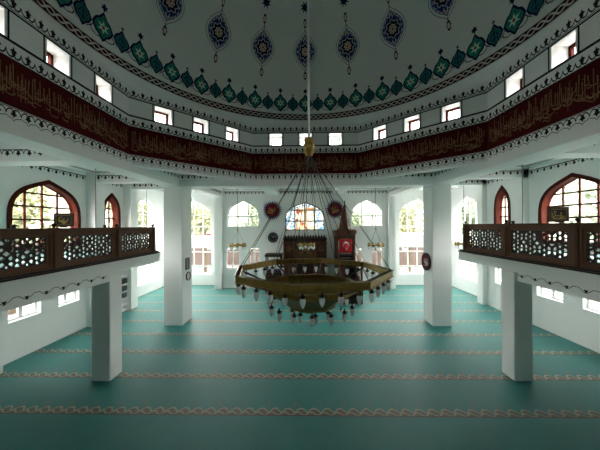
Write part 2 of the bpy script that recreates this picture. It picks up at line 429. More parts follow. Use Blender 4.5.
# ------------------------------------------------------------------ side walls with openings
def side(sgn, X, RX, big, low, pil1, pil2, nm, fh, rc, CEIL):
    U = (0, 1, 0) if sgn < 0 else (0, -1, 0)
    su = (lambda y: y) if sgn < 0 else (lambda y: -y)
    P = Fr((X, 0, 0), U)
    holes = []
    arches = []
    for yc, w, vs, vp, v0 in big:
        a = arch(su(yc), w, E + v0, E + vs, E + vp); holes.append(a); arches.append((yc, w, v0, vs, vp, a))
    lows = []
    for y0, y1, v0, v1 in low:
        a = rect(min(su(y0), su(y1)), max(su(y0), su(y1)), E + v0, E + v1); holes.append(a); lows.append((y0, y1, v0, v1, a))
    ys = sorted((su(YR), su(pil2[1])))
    W = wall('wall_' + nm, P, rect(ys[0], ys[1], 0, CEIL), holes, .3)
    for yc, w, v0, vs, vp, a in arches:
        nb = 4 if w > 2 else 3
        window(P, a, .26, [su(yc) + (j - nb / 2) * w * .94 / nb for j in range(1, nb)], [E + v0 + .48 * j for j in range(1, 6) if v0 + .48 * j < vp - .3], WOODR, .07, .06, lining=1, lm=WOODR)
    for y0, y1, v0, v1, a in lows:
        window(P, a, .2, [su((y0 + y1) / 2)], [], SATIN, .07, .12, glass=DIMG)
    frieze(P, su(3.0) if sgn < 0 else su(pil1[0]), su(pil1[0]) if sgn < 0 else su(3.0), E + fh, .2, False, .30, W)
    frieze(P, min(su(pil1[1]), su(pil2[0])), max(su(pil1[1]), su(pil2[0])), E + fh, .2, False, .30, W)
    # pilasters
    for y0, y1, pr in (pil1, pil2):
        m2 = MB(); m2.box((X, y0, 0), (X - sgn * pr, y1, CEIL)); struct(m2.build('pilaster', WHITE))
    # recessed wall near the back
    P2 = Fr((RX, 0, 0), U); yc = rc[0]
    a1 = arch(su(yc), rc[1], E - .75, E + .6, E + 1.85); a2 = rect(su(yc) - 1.22, su(yc) + 1.22, E + rc[2], E - 1.6)
    ys = sorted((su(pil2[1]), su(YBB)))
    W2 = wall('wall_' + nm + '_recess', P2, rect(ys[0], ys[1], 0, CEILB), [a1, a2], .25)
    window(P2, a1, .2, [su(yc) + d for d in (-.58, 0, .58)], [E + .02, E + .78], SATIN, .08, .08)
    window(P2, a2, .2, [su(yc) + d for d in (-.63, 0, .63)], [E - 2.55], SATIN, .08, .085, glass=DIMG)
    m2 = MB(); m2.face([(X, pil2[1], 0), (RX, pil2[1], 0), (RX, pil2[1], CEILB), (X, pil2[1], CEILB)]); struct(m2.build('wall_' + nm + '_return', WHITE))
side(-1, XL, RL, [(9.45, 2.54, .36, 1.66, -.70), (5.0, 2.54, .36, 1.66, -.70), (12.6, .98, .5, 1.56, -.55)],  # second arch is unseen: bay rhythm repeated, added to light the near gallery
     [(8.13, 9.17, -3.12, -2.2), (9.84, 10.75, -3.12, -2.2), (12.1, 13.1, -3.12, -1.9)], (11.1, 11.62, .42), (13.4, 13.95, .42), 'left', 2.02, (16.6, 2.25, -3.7), CEIL)
side(1, XR, RR, [(9.77, 2.62, .42, 1.83, -.70), (5.1, 2.62, .42, 1.83, -.70), (13.2, .9, .62, 1.87, -.55)],  # second arch again out of view, added as a light source
     [(8.3, 9.45, -3.05, -2.2), (10.16, 11.28, -3.05, -2.2), (12.5, 13.72, -3.05, -1.9)], (11.65, 12.1, .28), (14.3, 14.75, .25), 'right', 2.2, (16.95, 2.35, -3.55), CEILR)

# ------------------------------------------------------------------ back wall
P = Fr((0, YB, 0), (1, 0, 0))
aL = arch(-4.4, 2.26, E - .09, E + .55, E + 1.83); aR = arch(4.33, 2.24, E - .09, E + .55, E + 1.85)
aM = arch(-.04, 2.78, E - .32, E + .40, E + 1.66, k1=.66, k2=.30, k3=.80)
lw = [rect(a, b, E - 3.05, E - 1.52) for a, b in ((-5.66, -4.67), (-4.02, -3.22), (3.24, 4.03), (4.63, 5.46))]
WB = wall('wall_back', P, rect(-6.35, 6.22, 0, CEILB), [aL, aR, aM] + lw, .22)
for a, c in ((aL, -4.4), (aR, 4.33)): window(P, a, .12, [c - .38, c + .38], [E + .66], SATIN, .07, .08, glass=MIDG)
window(P, aM, .12, [-.74, -.04, .66], [E + .32, E + 1.1], WOODD, .06, .075, glass=STAIN)
for a in lw: window(P, a, .12, [(a[0][0] + a[1][0]) / 2], [E - 1.85], SATIN, .08, .09, glass=DIMG)
frieze(P, -5.75, -2.6, E + 2.22, .2, False, .26, WB); frieze(P, -1.85, 1.9, E + 2.22, .2, False, .26, WB); frieze(P, 2.65, 5.85, E + 2.22, .2, False, .26, WB)
mb = MB()
for u0, u1 in ((-5.75, -2.9), (2.95, 5.85)):          # raised plaster panels around the arched windows
    o = rect(u0, u1, E - .85, E + 2.15); mb.ring(P, o, inset(o, .05), 0, .03)
mb.build('plaster_moulding', WHITE, WB)
# bays at both ends of the back wall stand deeper
for sgn, x0, x1, nm in ((-1, RL, -6.35, 'left'), (1, 6.22, RR, 'right')):
    P2 = Fr((0, YBB, 0), (1, 0, 0)); c = -8.4 if sgn < 0 else 8.3
    a1 = arch(c, 2.72, E - (.82 if sgn < 0 else .64), E + .55, E + 1.98); a2 = rect(c - 1.4, c + 1.4, E - 3.6, E - 1.58)
    W2 = wall('wall_back_' + nm, P2, rect(x0, x1, 0, CEILB), [a1, a2], .25)
    window(P2, a1, .2, [c + d * .66 for d in (-1, 0, 1)], [E - .05, E + .82], SATIN, .08, .08)
    window(P2, a2, .2, [c + d * .68 for d in (-1, 0, 1)], [E - 1.95, E - 3.05], SATIN, .08, .085, glass=DIMG)
    xx = x1 if sgn < 0 else x0
    m2 = MB(); m2.face([(xx, YB, 0), (xx, YBB, 0), (xx, YBB, CEILB), (xx, YB, CEILB)]); struct(m2.build('wall_back_return', WHITE))
for x0, x1 in ((-6.35, -5.85), (5.77, 6.22)):
    m2 = MB(); m2.box((x0, YB - .28, 0), (x1, YB + .02, CEILB)); struct(m2.build('pilaster', WHITE))
mb = MB(); mb.box((-6.34, YB - .02, 0), (6.2, YB, .12)); struct(mb.build('baseboard_back', SATIN))
# rear wall behind the camera and the rear gallery it stands on
P = Fr((0, YR, 0), (-1, 0, 0))
wall('wall_rear', P, rect(-XR, -XL, 0, CEILR), [], .3)

# ------------------------------------------------------------------ ceilings over the aisles, with painted borders, and beams
def flat(name, x0, x1, y0, y1, z, holes=()):
    m2 = MB(); m2.face([(x0, y0, z), (x0, y1, z), (x1, y1, z), (x1, y0, z)]); return struct(m2.build(name, WHITE))
def border(x0, x1, y0, y1, z, parent, w=.07):
    P = Fr((0, 0, z), (1, 0, 0), (0, -1, 0))     # n points down
    m2 = MB(); o = rect(x0, x1, -y1, -y0); m2.ring(P, o, inset(o, w), 0, .004)
    o = inset(o, .16); m2.ring(P, o, inset(o, .03), 0, .004); m2.build('painted_border', BRPAT, parent)
def tray(x0, x1, y0, y1, z, parent):
    P = Fr((0, 0, z), (1, 0, 0), (0, -1, 0)); o = rect(x0, x1, -y1, -y0)
    m2 = MB(); m2.ring(P, o, inset(o, .35), 0, .09); m2.build('ceiling_moulding', WHITE, parent)
cl = flat('ceiling_left', -10.6, -5.7, YR, 14.0, CEIL); cr = flat('ceiling_right', 5.7, 10.7, YR, 14.6, CEILR)
cb = flat('ceiling_back', -10.7, 10.8, 11.3, 19.3, CEILB); cn = flat('ceiling_rear', -5.6, 5.6, YR, .2, CEIL)
for a in ((XL + .4, -6.4, 7.6, 11.1), (XL + .4, -6.4, 3.2, 6.7), (XL + .4, -6.4, 11.8, 13.5)): border(*a, CEIL, cl)
for a in ((6.4, XR - .45, 7.7, 11.3), (6.4, XR - .45, 3.2, 6.7), (6.4, XR - .45, 12.1, 13.9)): border(*a, CEILR, cr)
for a in ((-5.6, -2.7, 12.0, 17.7), (-1.7, 1.75, 12.0, 17.7), (2.75, 5.7, 12.0, 17.7), (RL + .4, -6.6, 14.6, 18.6), (6.6, RR - .4, 14.8, 18.6)): border(*a, CEILB, cb)
def beam(x0, x1, y0, y1, zb, zt, fr=None, fh=2.12):
    m2 = MB(); m2.box((x0, y0, zb), (x1, y1, zt)); b = struct(m2.build('beam', WHITE))
    if fr == 'y':                                 # frieze on the face towards the camera
        frieze(Fr((0, y0, 0), (1, 0, 0)), x0 + .02, x1 - .02, E + fh - .1, .2, False, .30, b)
    if fr == 'x':
        for X, U, s in ((x0, (0, -1, 0), -1), (x1, (0, 1, 0), 1)):
            frieze(Fr((X, 0, 0), U), *( (y0, y1) if s > 0 else (-y1, -y0)), E + 2.2, .19, False, .28, b)
beam(XL, -6.2, 6.93, 7.5, E + 1.81, CEIL + .01, 'y', 2.03); beam(6.2, XR, 6.93, 7.5, E + 1.89, CEILR + .01, 'y', 2.16)
beam(XL, -6.2, 11.2, 11.62, E + 1.95, CEIL + .01, 'y', 2.16); beam(6.2, XR, 11.65, 12.1, E + 2.1, CEILR + .01, 'y', 2.31)
beam(XL, -6.2, 13.6, 14.05, E + 2.0, CEILB + .01, 'y', 2.2); beam(6.2, XR, 14.3, 14.6, E + 2.2, CEILB + .01, 'y', 2.38)
beam(-6.30, -5.86, 12.3, YB, E + 2.02, CEILB + .01, 'x'); beam(5.78, 6.21, 12.0, YB, E + 2.02, CEILB + .01, 'x')
beam(-2.62, -1.95, 11.9, YB, E + 2.16, CEILB + .01); beam(1.98, 2.66, 11.9, YB, E + 2.16, CEILB + .01)

# ------------------------------------------------------------------ square beams, drum, dome
TK = 1.1
T = 5.0 * math.tan(PI / 8); HB, HD = 1.57, 1.75   # undersides of the straight and of the diagonal faces
mb = MB(); ti, to = 5.012, 5.66
for sx in (-1, 1): mb.box((sx * ti, CY - to, E + HB), (sx * to, CY + to, E + 2.45))
for sy in (-1, 1): mb.box((-ti, CY + sy * ti, E + HB), (ti, CY + sy * to, E + 2.45))
sq = struct(mb.build('drum_beam', WHITE))
for a, d in ((PI / 2, 0), (0, 0), (PI, 0)):
    dd = V3((math.cos(a), math.sin(a), 0)); P = Fr(V3((0, CY, 0)) + dd * ti, V3((0, 0, 1)).cross(-dd))
    for u0, u1 in ((-ti, -T - .05), (T + .05, ti)): frieze(P, u0, u1, E + 1.86, .17, False, .236, sq, line=False)
mb = MB()
for k in (0, 1, 2, 3):                            # ceiling of the four corner recesses
    a = PI / 4 + k * PI / 2; sx, sy = (1 if math.cos(a) > 0 else -1), (1 if math.sin(a) > 0 else -1)
    mb.face([(sx * ti, CY + sy * T, E + 2.2), (sx * ti, CY + sy * ti, E + 2.2), (sx * T, CY + sy * ti, E + 2.2)])
mb.build('corner_ceiling', WHITE, sq)
for k in range(8):
    a = k * PI / 4; d = V3((math.cos(a), math.sin(a), 0)); U = V3((0, 0, 1)).cross(-d)
    P = Fr(V3((0, CY, 0)) + d * 5.0, U); bot = HB if k % 2 == 0 else HD
    holes = [rect(c - .235, c + .235, E + 3.17, E + 3.62) for c in (-1.17, 0, 1.17)]
    F = wall('wall_drum_%s' % 'right back_right back back_left left rear_left rear rear_right'.split()[k], P, rect(-T, T, E + bot, E + 3.98), holes, .4, DRUMW)
    for h, c in zip(holes, (-1.17, 0, 1.17)): window(P, h, .38, [], [], WOODR if k != 2 else SATIN, .06, glass=DIMG)
    if k % 2:
        m2 = MB(); m2.face([P(-T, E + HD, 0), P(T, E + HD, 0), P(T - .12, E + HD, -.3), P(-T + .12, E + HD, -.3)]); m2.face([P(-T + .12, E + HD, -.3), P(T - .12, E + HD, -.3), P(T - .12, E + 2.2, -.3), P(-T + .12, E + 2.2, -.3)]); m2.build('soffit', DRUMW, F)
    m2 = MB()
    for z in (3.15, 3.65): m2.fbox(P, -T, T, E + z - .016, E + z + .016, 0, .004)
    for c in (-1.17, 0, 1.17):
        for s in (-.29, .29): m2.fbox(P, c + s - .014, c + s + .014, E + 3.15, E + 3.65, 0, .004)
    for z in (3.69, 3.125, 2.85, 2.025): m2.fbox(P, -T, T, E + z - .006, E + z + .006, 0, .004)
    m2.build('painted_line', BLACK, F)
    m2 = MB(); m2.fbox(P, -T, T, E + 2.04, E + 2.84, -.01, .006); m2.build('calligraphy_band', RED, F)
    script(P, -T + .06, T - .06, E + 2.07, E + 2.81, 11 + k, F, n=.011, w=.014, sp=.05)
    frieze(P, -T, T, E + 3.71, .2, True, .236, F, line=False)
    frieze(P, -T, T, E + 2.87, .21, True, .236, F, line=False)
    frieze(P, -T, T, E + 1.84, .17, False, .236, F, line=False, outline=True)
# unseen roof plane added round the drum to bounce skylight up into the dome
bm = bmesh.new(); ed = []
for poly in ([(-10, -3.2), (10, -3.2), (10, 17.6), (-10, 17.6)], [(x * 1.09, CY + (y - CY) * 1.09) for x, y in [(5.0 / math.cos(PI / 8) * math.cos(PI / 8 + k * PI / 4), CY + 5.0 / math.cos(PI / 8) * math.sin(PI / 8 + k * PI / 4)) for k in range(8)]]):
    vs = [bm.verts.new(TT((x, y, E + 2.85))) for x, y in poly]; ed += [bm.edges.new((vs[j], vs[(j + 1) % len(vs)])) for j in range(len(vs))]
bmesh.ops.triangle_fill(bm, use_beauty=True, edges=ed, normal=(0, 0, 1))
me = bpy.data.meshes.new('roof'); bm.to_mesh(me); bm.free(); me.materials.append(BOUNCEM)
o = bpy.data.objects.new('roof', me); C.objects.link(o); struct(o)
# cove from octagon to circle
N = 128; R0 = 5.07; ZC = E + 4.15
mb = MB(); rings = []
for f in (0, .35, .7, 1):
    rr = []
    for j in range(N):
        a = 2 * PI * j / N; aa = (a + PI / 8) % (PI / 4) - PI / 8
        ro = 5.0 / math.cos(aa); q = f ** 1.6
        rr.append(((ro * (1 - q) + R0 * q) * math.cos(a), CY + (ro * (1 - q) + R0 * q) * math.sin(a), E + 3.98 + (.17) * f ** .8))
    rings.append(rr)
for i in range(3):
    for j in range(N): mb.face([rings[i][j], rings[i][(j + 1) % N], rings[i + 1][(j + 1) % N], rings[i + 1][j]])
cove = struct(mb.build('ceiling_cove', DRUMW, smooth=True, clean=True))
# dome shell
RD = 4.98; ZD = E + 4.43
mb = MB()
prof = [(R0, E + 4.15), (R0, E + 4.41), (5.0, E + 4.41), (RD, ZD)] + [(RD * math.cos(j * PI / 2 / 28), ZD + RD * math.sin(j * PI / 2 / 28)) for j in range(1, 28)] + [(.02, ZD + RD)]
mb.lathe(prof, (0, CY, 0), N, caps=False)
dome = struct(mb.build('ceiling_dome', DOMEP, smooth=True, clean=True))
class Dm:                                         # a patch of the dome around azimuth a0 (0 = towards the back), arc height s0
    def __init__(s, a0, s0): s.a0 = a0; s.s0 = s0
    def __call__(s, u, v, n=0):
        ph = (s.s0 + v) / RD; al = s.a0 + u / (RD * math.cos(s.s0 / RD)); r = RD - n
        return V3((r * math.cos(ph) * math.sin(al), CY + r * math.cos(ph) * math.cos(al), ZD + r * math.sin(ph)))
class Cy:
    def __init__(s, r): s.r = r
    def __call__(s, u, v, n=0): r = s.r - n; return V3((r * math.sin(u / s.r), CY + r * math.cos(u / s.r), v))
# chain band
Pc = Cy(R0); m2 = MB(); ML = 2 * PI * R0
for z0, z1 in ((4.165, 4.40),):
    for j in range(160):
        a, b = ML * j / 160, ML * (j + 1) / 160; m2.face([Pc(a, E + z0, .006), Pc(b, E + z0, .006), Pc(b, E + z1, .006), Pc(a, E + z1, .006)])
m2.build('chain_band', CHAINR, dome)
m2 = MB(); nl = 78; st = ML / nl
for ph in (0, PI):
    pts = [(st * j / 12, E + 4.283 + .062 * math.sin(2 * PI * j / 12 + ph)) for j in range(nl * 12)]
    m2.strip(Pc, pts,   .036, .011 + (.002 if ph else 0), closed=False)
for z in (4.17, 4.395): m2.strip(Pc, [(ML * j / 160, E + z) for j in range(161)], .014, .011)
m2.build('chain_link_pattern', CHAINW, dome)
# diamond border
def blob(half, k=1): return [(a * k, b * k) for a, b in half] + [(-a * k, b * k) for a, b in half[::-1] if abs(a) > 1e-6]
def fill(m2, P, pts, n, mi):
    cu = sum(p[0] for p in pts) / len(pts); cv = sum(p[1] for p in pts) / len(pts); k = len(pts)
    i = len(m2.v)
    m2.v += [tuple(P(cu, cv, n))] + [tuple(P(cu + (u - cu) * .5, cv + (v - cv) * .5, n)) for u, v in pts] + [tuple(P(u, v, n)) for u, v in pts]
    for j in range(k):
        q = (j + 1) % k; m2.f.append((i, i + 1 + j, i + 1 + q)); m2.m.append(mi)
        m2.f.append((i + 1 + j, i + 1 + k + j, i + 1 + k + q, i + 1 + q)); m2.m.append(mi)
dia = [(0, -.30), (.06, -.24), (.09, -.19), (.165, -.14), (.205, -.07), (.24, 0), (.205, .08), (.165, .15), (.09, .2), (.06, .25), (0, .33)]
cross = [(0, -.17), (.035, -.06), (.15, -.09), (.07, 0), (.15, .09), (.035, .06), (0, .17)]
star = [(0, -.1), (.03, -.04), (.085, -.045), (.05, .0), (.085, .045), (.03, .04), (0, .1)]
ND = 32
for j in range(ND):
    a = 2 * PI * j / ND
    P = Dm(a, .33); m2 = MB()
    fill(m2, P, blob(dia, 1.12), .014, 0); fill(m2, P, blob(dia, .9), .02, 1); m2.strip(P, blob(dia, .68), .03, .024, 2, True)
    fill(m2, P, blob(cross, .95), .028, 3)
    fill(m2, P, [(.042 * math.cos(t * PI / 3), .042 * math.sin(t * PI / 3)) for t in range(6)], .034, 4)
    fill(m2, P, [(u, v + .47) for u, v in blob(star, 1.05)], .014, 0); m2.strip(P, [(0, .3), (0, .4)], .02, .013, 0)
    for sg in (-1, 1):
        m2.strip(P, [(sg * u, v) for u, v in ((.06, -.25), (.16, -.27), (.27, -.22), (.30, -.14), (.25, -.1))], .022, .012, 0)
    m2.build('painted_diamond', [NAVY, GREENP, TEALP, MINT, REDP], dome)
    P = Dm(a + PI / ND, .31); m2 = MB()
    fill(m2, P, blob(dia, .93), .014, 0); fill(m2, P, blob(dia, .74), .02, 1)
    m2.strip(P, [(0, -.16), (0, .2)], .025, .026, 0); m2.strip(P, [(-.1, -.02), (-.04, .08), (0, .02), (.04, .08), (.1, -.02)], .025, .026, 0); m2.strip(P, [(-.1, -.06), (0, -.1), (.1, -.06)], .02, .026, 0)
    fill(m2, P, [(u, v + .345) for u, v in blob(star, .5)], .014, 0)
    for sg in (-1, 1): m2.strip(P, [(sg * u, v) for u, v in ((.1, -.2), (.2, -.12), (.26, -.03))], .018, .012, 0)
    m2.build('painted_tulip', [NAVY, TEALP], dome)
# medallions
med = [(0, -.55), (.06, -.47), (.18, -.37), (.28, -.25), (.35, -.11), (.375, 0), (.35, .12), (.28, .26), (.18, .38), (.06, .48), (0, .57)]
tas = [(0, -.13), (.05, -.08), (.035, -.03), (.07, .01), (.045, .06), (.05, .1), (0, .15)]
NM = 18
for j in range(NM):
    a = 2 * PI * j / NM
    P = Dm(a, .43 * RD); m2 = MB(); Q = random.Random(j)
    m2.strip(P, blob(med, 1.16), .014, .012, 1, True)
    fill(m2, P, blob(med, 1.0), .014, 0)
    m2.strip(P, blob(med, .94), .02, .02, 4, True)
    for t in range(16):                           # pale leaf scrolls round the rim
        w = 2 * PI * t / 16; r = .72; u, v = .37 * r * math.cos(w), .50 * r * math.sin(w)
        m2.strip(P, [(u - .05 * math.sin(w), v + .05 * math.cos(w)), (u * 1.15, v * 1.15), (u + .05 * math.sin(w), v - .05 * math.cos(w))], [.012, .03, .012], .022, 2)
    for v0, s in ((.36, 1), (-.36, -1)):
        m2.strip(P, [(-.05, v0 - s * .06), (-.04, v0 + s * .05), (0, v0 + s * .12), (.04, v0 + s * .05), (.05, v0 - s * .06)], .022, .023, 2)
    lob = [((.185 + .03 * math.cos(8 * t * PI / 16)) * math.cos(t * PI / 16), (.2 + .03 * math.cos(8 * t * PI / 16)) * math.sin(t * PI / 16)) for t in range(32)]
    m2.strip(P, [(u * 1.2, v * 1.2) for u, v in lob], .02, .024, 2, True)
    fill(m2, P, lob, .026, 3)
    fill(m2, P, [(u * .66, v * .66) for u, v in lob], .032, 2); m2.strip(P, [(u * .45, v * .45) for u, v in lob], .02, .038, 3, True)
    fill(m2, P, [(u * .22, v * .22) for u, v in lob], .04, 5)
    for vc in (.84, -.80):
        pts = [(u, v + vc) for u, v in blob(tas, 1.05)]
        fill(m2, P, pts, .014, 3); fill(m2, P, [(u * .6, (v - vc) * .6 + vc) for u, v in pts], .02, 2)
    m2.strip(P, [(0, .58), (0, .74)], .02, .013, 3); m2.strip(P, [(0, -.57), (0, -.7)], .02, .013, 3)
    m2.build('painted_medallion', [BLUE, NAVY, CREAM, BLACK, SKYB, REDP], dome)
star8 = [((.26 if t % 2 else .12) * math.cos(t * PI / 8), (.26 if t % 2 else .12) * math.sin(t * PI / 8)) for t in range(16)]
for j in range(NM):                               # small stars higher up the dome
    P = Dm(2 * PI * j / NM, .69 * RD); m2 = MB(); fill(m2, P, [(u * .7, v * .7) for u, v in star8], .014, 0); m2.build('painted_star', NAVY, dome)

TK = 1.0
# ------------------------------------------------------------------ columns
def column(x0, x1, y0, y1, z1, label):
    m2 = MB(); m2.box((x0, y0, 0), (x1, y1, z1)); o = m2.build('column', WHITE); o.modifiers.new('b', 'BEVEL').width = .02
    return tag(o, label, 'column')
column(-6.29, -5.467, 11.25, 12.23, CEILB, 'tall white square column holding the drum at the back left, two signs on it')
column(5.493, 6.32, 11.25, 12.12, CEILB, 'tall white square column holding the drum at the back right, round plaque on it')
column(-6.13, -5.594, 7.2, 7.7, E - 1.33, 'short white square column under the left gallery edge')
column(5.813, 6.33, 7.31, 7.8, E - 1.33, 'short white square column under the right gallery edge')
column(-6.29, -5.467, -1.6, -.8, CEIL, 'tall white square column behind the viewer on the left')
column(5.493, 6.32, -1.6, -.8, CEIL, 'tall white square column behind the viewer on the right')
column(-9.6, -9.15, 7.0, 7.6, E - 1.55, 'white square half column against the left wall below the gallery')

# ------------------------------------------------------------------ galleries
GL, GR = -5.57, 5.80
for sgn, G, X, y1, nm in ((-1, GL, XL, 9.7, 'left'), (1, GR, XR, 9.87, 'right')):
    m2 = MB(); m2.box((G, YR, E - 1.32), (X, y1, E - 1.0)); m2.box((G + sgn * .02, YR, E - 1.56), (G + sgn * .4, 7.2, E - 1.32))
    sl = struct(m2.build('gallery_slab_' + nm, WHITE))
    m2 = MB(); m2.face([(G + sgn * .2, YR, E - .995), (X, YR, E - .995), (X, y1, E - .995), (G + sgn * .2, y1, E - .995)][::sgn]); struct(m2.build('floor_gallery_' + nm, CARPET))
    P = Fr((G + sgn * .018, 0, 0), (0, 1, 0) if sgn < 0 else (0, -1, 0)); u0, u1 = (2.5, 7.15) if sgn < 0 else (-7.25, -2.5)
    m2 = MB(); k = 12; st = (u1 - u0) / k; pts = []; v = E - 1.42
    for j in range(k):
        u = u0 + (j + .5) * st
        m2.face([P(u - .05, v + .045, .004), P(u, v - .03, .004), P(u + .05, v + .045, .004)])
        for a, b in ((-.5, .085), (-.35, .08), (-.2, .03), (0, -.035 + .02), (.2, .03), (.35, .08)): pts.append((u + a * st, v + b - .01))
    m2.strip(P, pts, .012, .004); m2.build('painted_frieze', BRPAT, sl)

# pierced lattice: rounded holes in the cells of a rosette layout
def lattice(mb, P, u0, u1, v0, v1, n0, n1, cols, rows):
    W, H = u1 - u0, v1 - v0; cw, ch = W / cols, H / rows; seeds = []
    for i in range(cols):
        for j in range(rows):
            cx, cy = u0 + (i + .5) * cw, v0 + (j + .5) * ch
            seeds.append((cx, cy, .62))
            for t in range(6): seeds.append((cx + .33 * cw * math.cos(t * PI / 3 + PI / 6), cy + .34 * ch * math.sin(t * PI / 3 + PI / 6), 1))
    for i in range(cols + 1):
        for j in range(rows + 1):
            x, y = u0 + i * cw, v0 + j * ch
            seeds.append((min(max(x, u0 + .015), u1 - .015), min(max(y, v0 + .015), v1 - .015), .7))
    for a, (x, y, k) in enumerate(seeds):
        cell = rect(u0, u1, v0, v1)
        for b, (p, q, _) in enumerate(seeds):
            if a == b or math.hypot(p - x, q - y) > .55: continue
            mx, my, dx, dy = (x + p) / 2, (y + q) / 2, p - x, q - y; out = []
            sd = [(u - mx) * dx + (v - my) * dy for u, v in cell]
            for c in range(len(cell)):
                if sd[c - 1] * sd[c] < 0:
                    t = sd[c - 1] / (sd[c - 1] - sd[c]); A, B = cell[c - 1], cell[c]; out.append((A[0] + t * (B[0] - A[0]), A[1] + t * (B[1] - A[1])))
                if sd[c] <= 0: out.append(cell[c])
            cell = out
            if len(cell) < 3: break
        if len(cell) < 3: continue
        cu = sum(p[0] for p in cell) / len(cell); cv = sum(p[1] for p in cell) / len(cell)
        angs = sorted({round(math.atan2(v - cv, u - cu), 4) for u, v in cell} | {round(-PI + 2 * PI * t / 14, 4) for t in range(14)})
        rc = []
        for w in angs:
            best = 9
            for c in range(len(cell)):
                A, B = cell[c - 1], cell[c]; ex, ey = B[0] - A[0], B[1] - A[1]; dn = math.cos(w) * ey - math.sin(w) * ex
                if abs(dn) < 1e-9: continue
                t = ((A[0] - cu) * ey - (A[1] - cv) * ex) / dn
                if 0 < t < best: best = t
            rc.append(best)
        mn = min(rc); hole = [max(.2 * r, min(r * .82, mn * 1.32) - .008) * (1 if k > .6 else .8) for r in rc]
        o = [(cu + r * math.cos(w), cv + r * math.sin(w)) for r, w in zip(rc, angs)]; h = [(cu + r * math.cos(w), cv + r * math.sin(w)) for r, w in zip(hole, angs)]
        K = len(o); i0 = len(mb.v)
        for n in (n0, n1): mb.v += [tuple(P(u, v, n)) for u, v in o] + [tuple(P(u, v, n)) for u, v in h]
        for c in range(K):
            q = (c + 1) % K
            for f in ((i0 + c, i0 + K + c, i0 + K + q, i0 + q), (i0 + 2 * K + c, i0 + 2 * K + q, i0 + 3 * K + q, i0 + 3 * K + c), (i0 + K + c, i0 + 3 * K + c, i0 + 3 * K + q, i0 + K + q)):
                mb.f.append(f); mb.m.append(0)

for sgn, G, ys, nm in ((-1, GL, (0.1, 1.95, 3.8, 5.65, 7.56, 9.38), 'left'), (1, GR, (-.2, 1.8, 3.75, 5.69, 7.66, 9.58), 'right')):
    P = Fr((G + sgn * .09, 0, E - 1.0), (0, 1, 0) if sgn < 0 else (0, -1, 0)); su = (lambda y: y) if sgn < 0 else (lambda y: -y)
    lab = ('dark brown pierced wooden railing along the left gallery edge' if sgn < 0 else 'dark brown pierced wooden railing along the right gallery edge')
    dh = -.01 if sgn < 0 else .05
    rl = thing('gallery_railing', (G + sgn * .09, 5, E - 1.0), lab, 'railing')
    a, b = sorted((su(ys[0]), su(ys[-1] + .05)))
    m2 = MB(); m2.fbox(P, a, b, .92 + dh, .98 + dh, -.07, .07); m2.build('handrail', WOOD, rl, bevel=.01)
    a, b = sorted((su(ys[0]), su(ys[-1] + .22)))
    m2 = MB(); m2.fbox(P, a, b, 0, .035, -.1, .17); m2.fbox(P, a, b, .035, .075, -.08, .1); m2.build('base_ledge', WOODD, rl, bevel=.006)
    for i, y in enumerate(ys):
        m2 = MB(); m2.fbox(P, su(y) - .065, su(y) + .065, .07, .985 + dh, -.075, .075); m2.fbox(P, su(y) - .035, su(y) + .035, .1, .9, .075, .085); po = m2.build('post', WOOD, rl, bevel=.008)
        c = P(su(y), .985 + dh, 0); m2 = MB(); m2.lathe([(.03, 0), (.022, .02), (.045, .05), (.05, .075), (.03, .1), (.0, .11)], c, 10); m2.build('finial', WOODD, po, smooth=True)
    for y in ((4.83, 7.08) if sgn < 0 else (6.02, 7.39)):
        c = P(su(y), .98 + dh, .03); m2 = MB(); m2.lathe([(.045, 0), (.03, .02), (.045, .05), (.04, .07), (.0, .08)], c, 10); m2.build('finial', WOODD, rl, smooth=True)
    for y0, y1 in zip(ys[:-1], ys[1:]):
        a, b = sorted((su(y0 + .065), su(y1 - .065)))
        o = rect(a, b, .075, .92 + dh); i1 = inset(o, .07); i2 = inset(o, .13)
        m2 = MB(); m2.ring(P, o, i1, -.05, .05); m2.ring(P, i1, i2, -.03, .03); m2.build('panel_frame', WOOD, rl)
        m2 = MB(); lattice(m2, P, i2[0][0], i2[1][0], i2[0][1], i2[2][1], -.018, .018, 4, 2); m2.build('pierced_panel', WOODD, rl)

# framed calligraphy boards standing on the railings
for G, y, w, h, lab, sd in ((-5.565, 5.80, .45, .31, 'square wooden calligraphy board standing on the left railing', 5), (5.6, 5.83, .44, .33, 'square wooden calligraphy board standing on the right railing', 9)):
    t = thing('calligraphy_board', (G, y, E), lab, 'wall art')
    P = Fr((G, y - .02, E - (.02 if sd == 5 else -.04)), (1, 0, .0 if sd == 5 else .03))
    o = rect(-w / 2, w / 2, .02, .02 + h); m2 = MB(); m2.ring(P, o, inset(o, .055), -.03, .01); m2.build('frame', WOOD, t, bevel=.006)
    i1 = inset(o, .05); m2 = MB(); m2.prism(P, i1, -.02, -.005); m2.ring(P, i1, inset(i1, .012), -.005, 0, 1); b = m2.build('panel', [WOODD, GOLD], t)
    script(P, -w / 2 + .08, w / 2 - .08, .09, h - .05, sd, b, 'script', GOLD, .02, -.002, .09)
    m2 = MB(); m2.fbox(P, -.06, .06, -.0, .03, -.03, .03); m2.build('foot', WOODD, t)

TK = 1.1
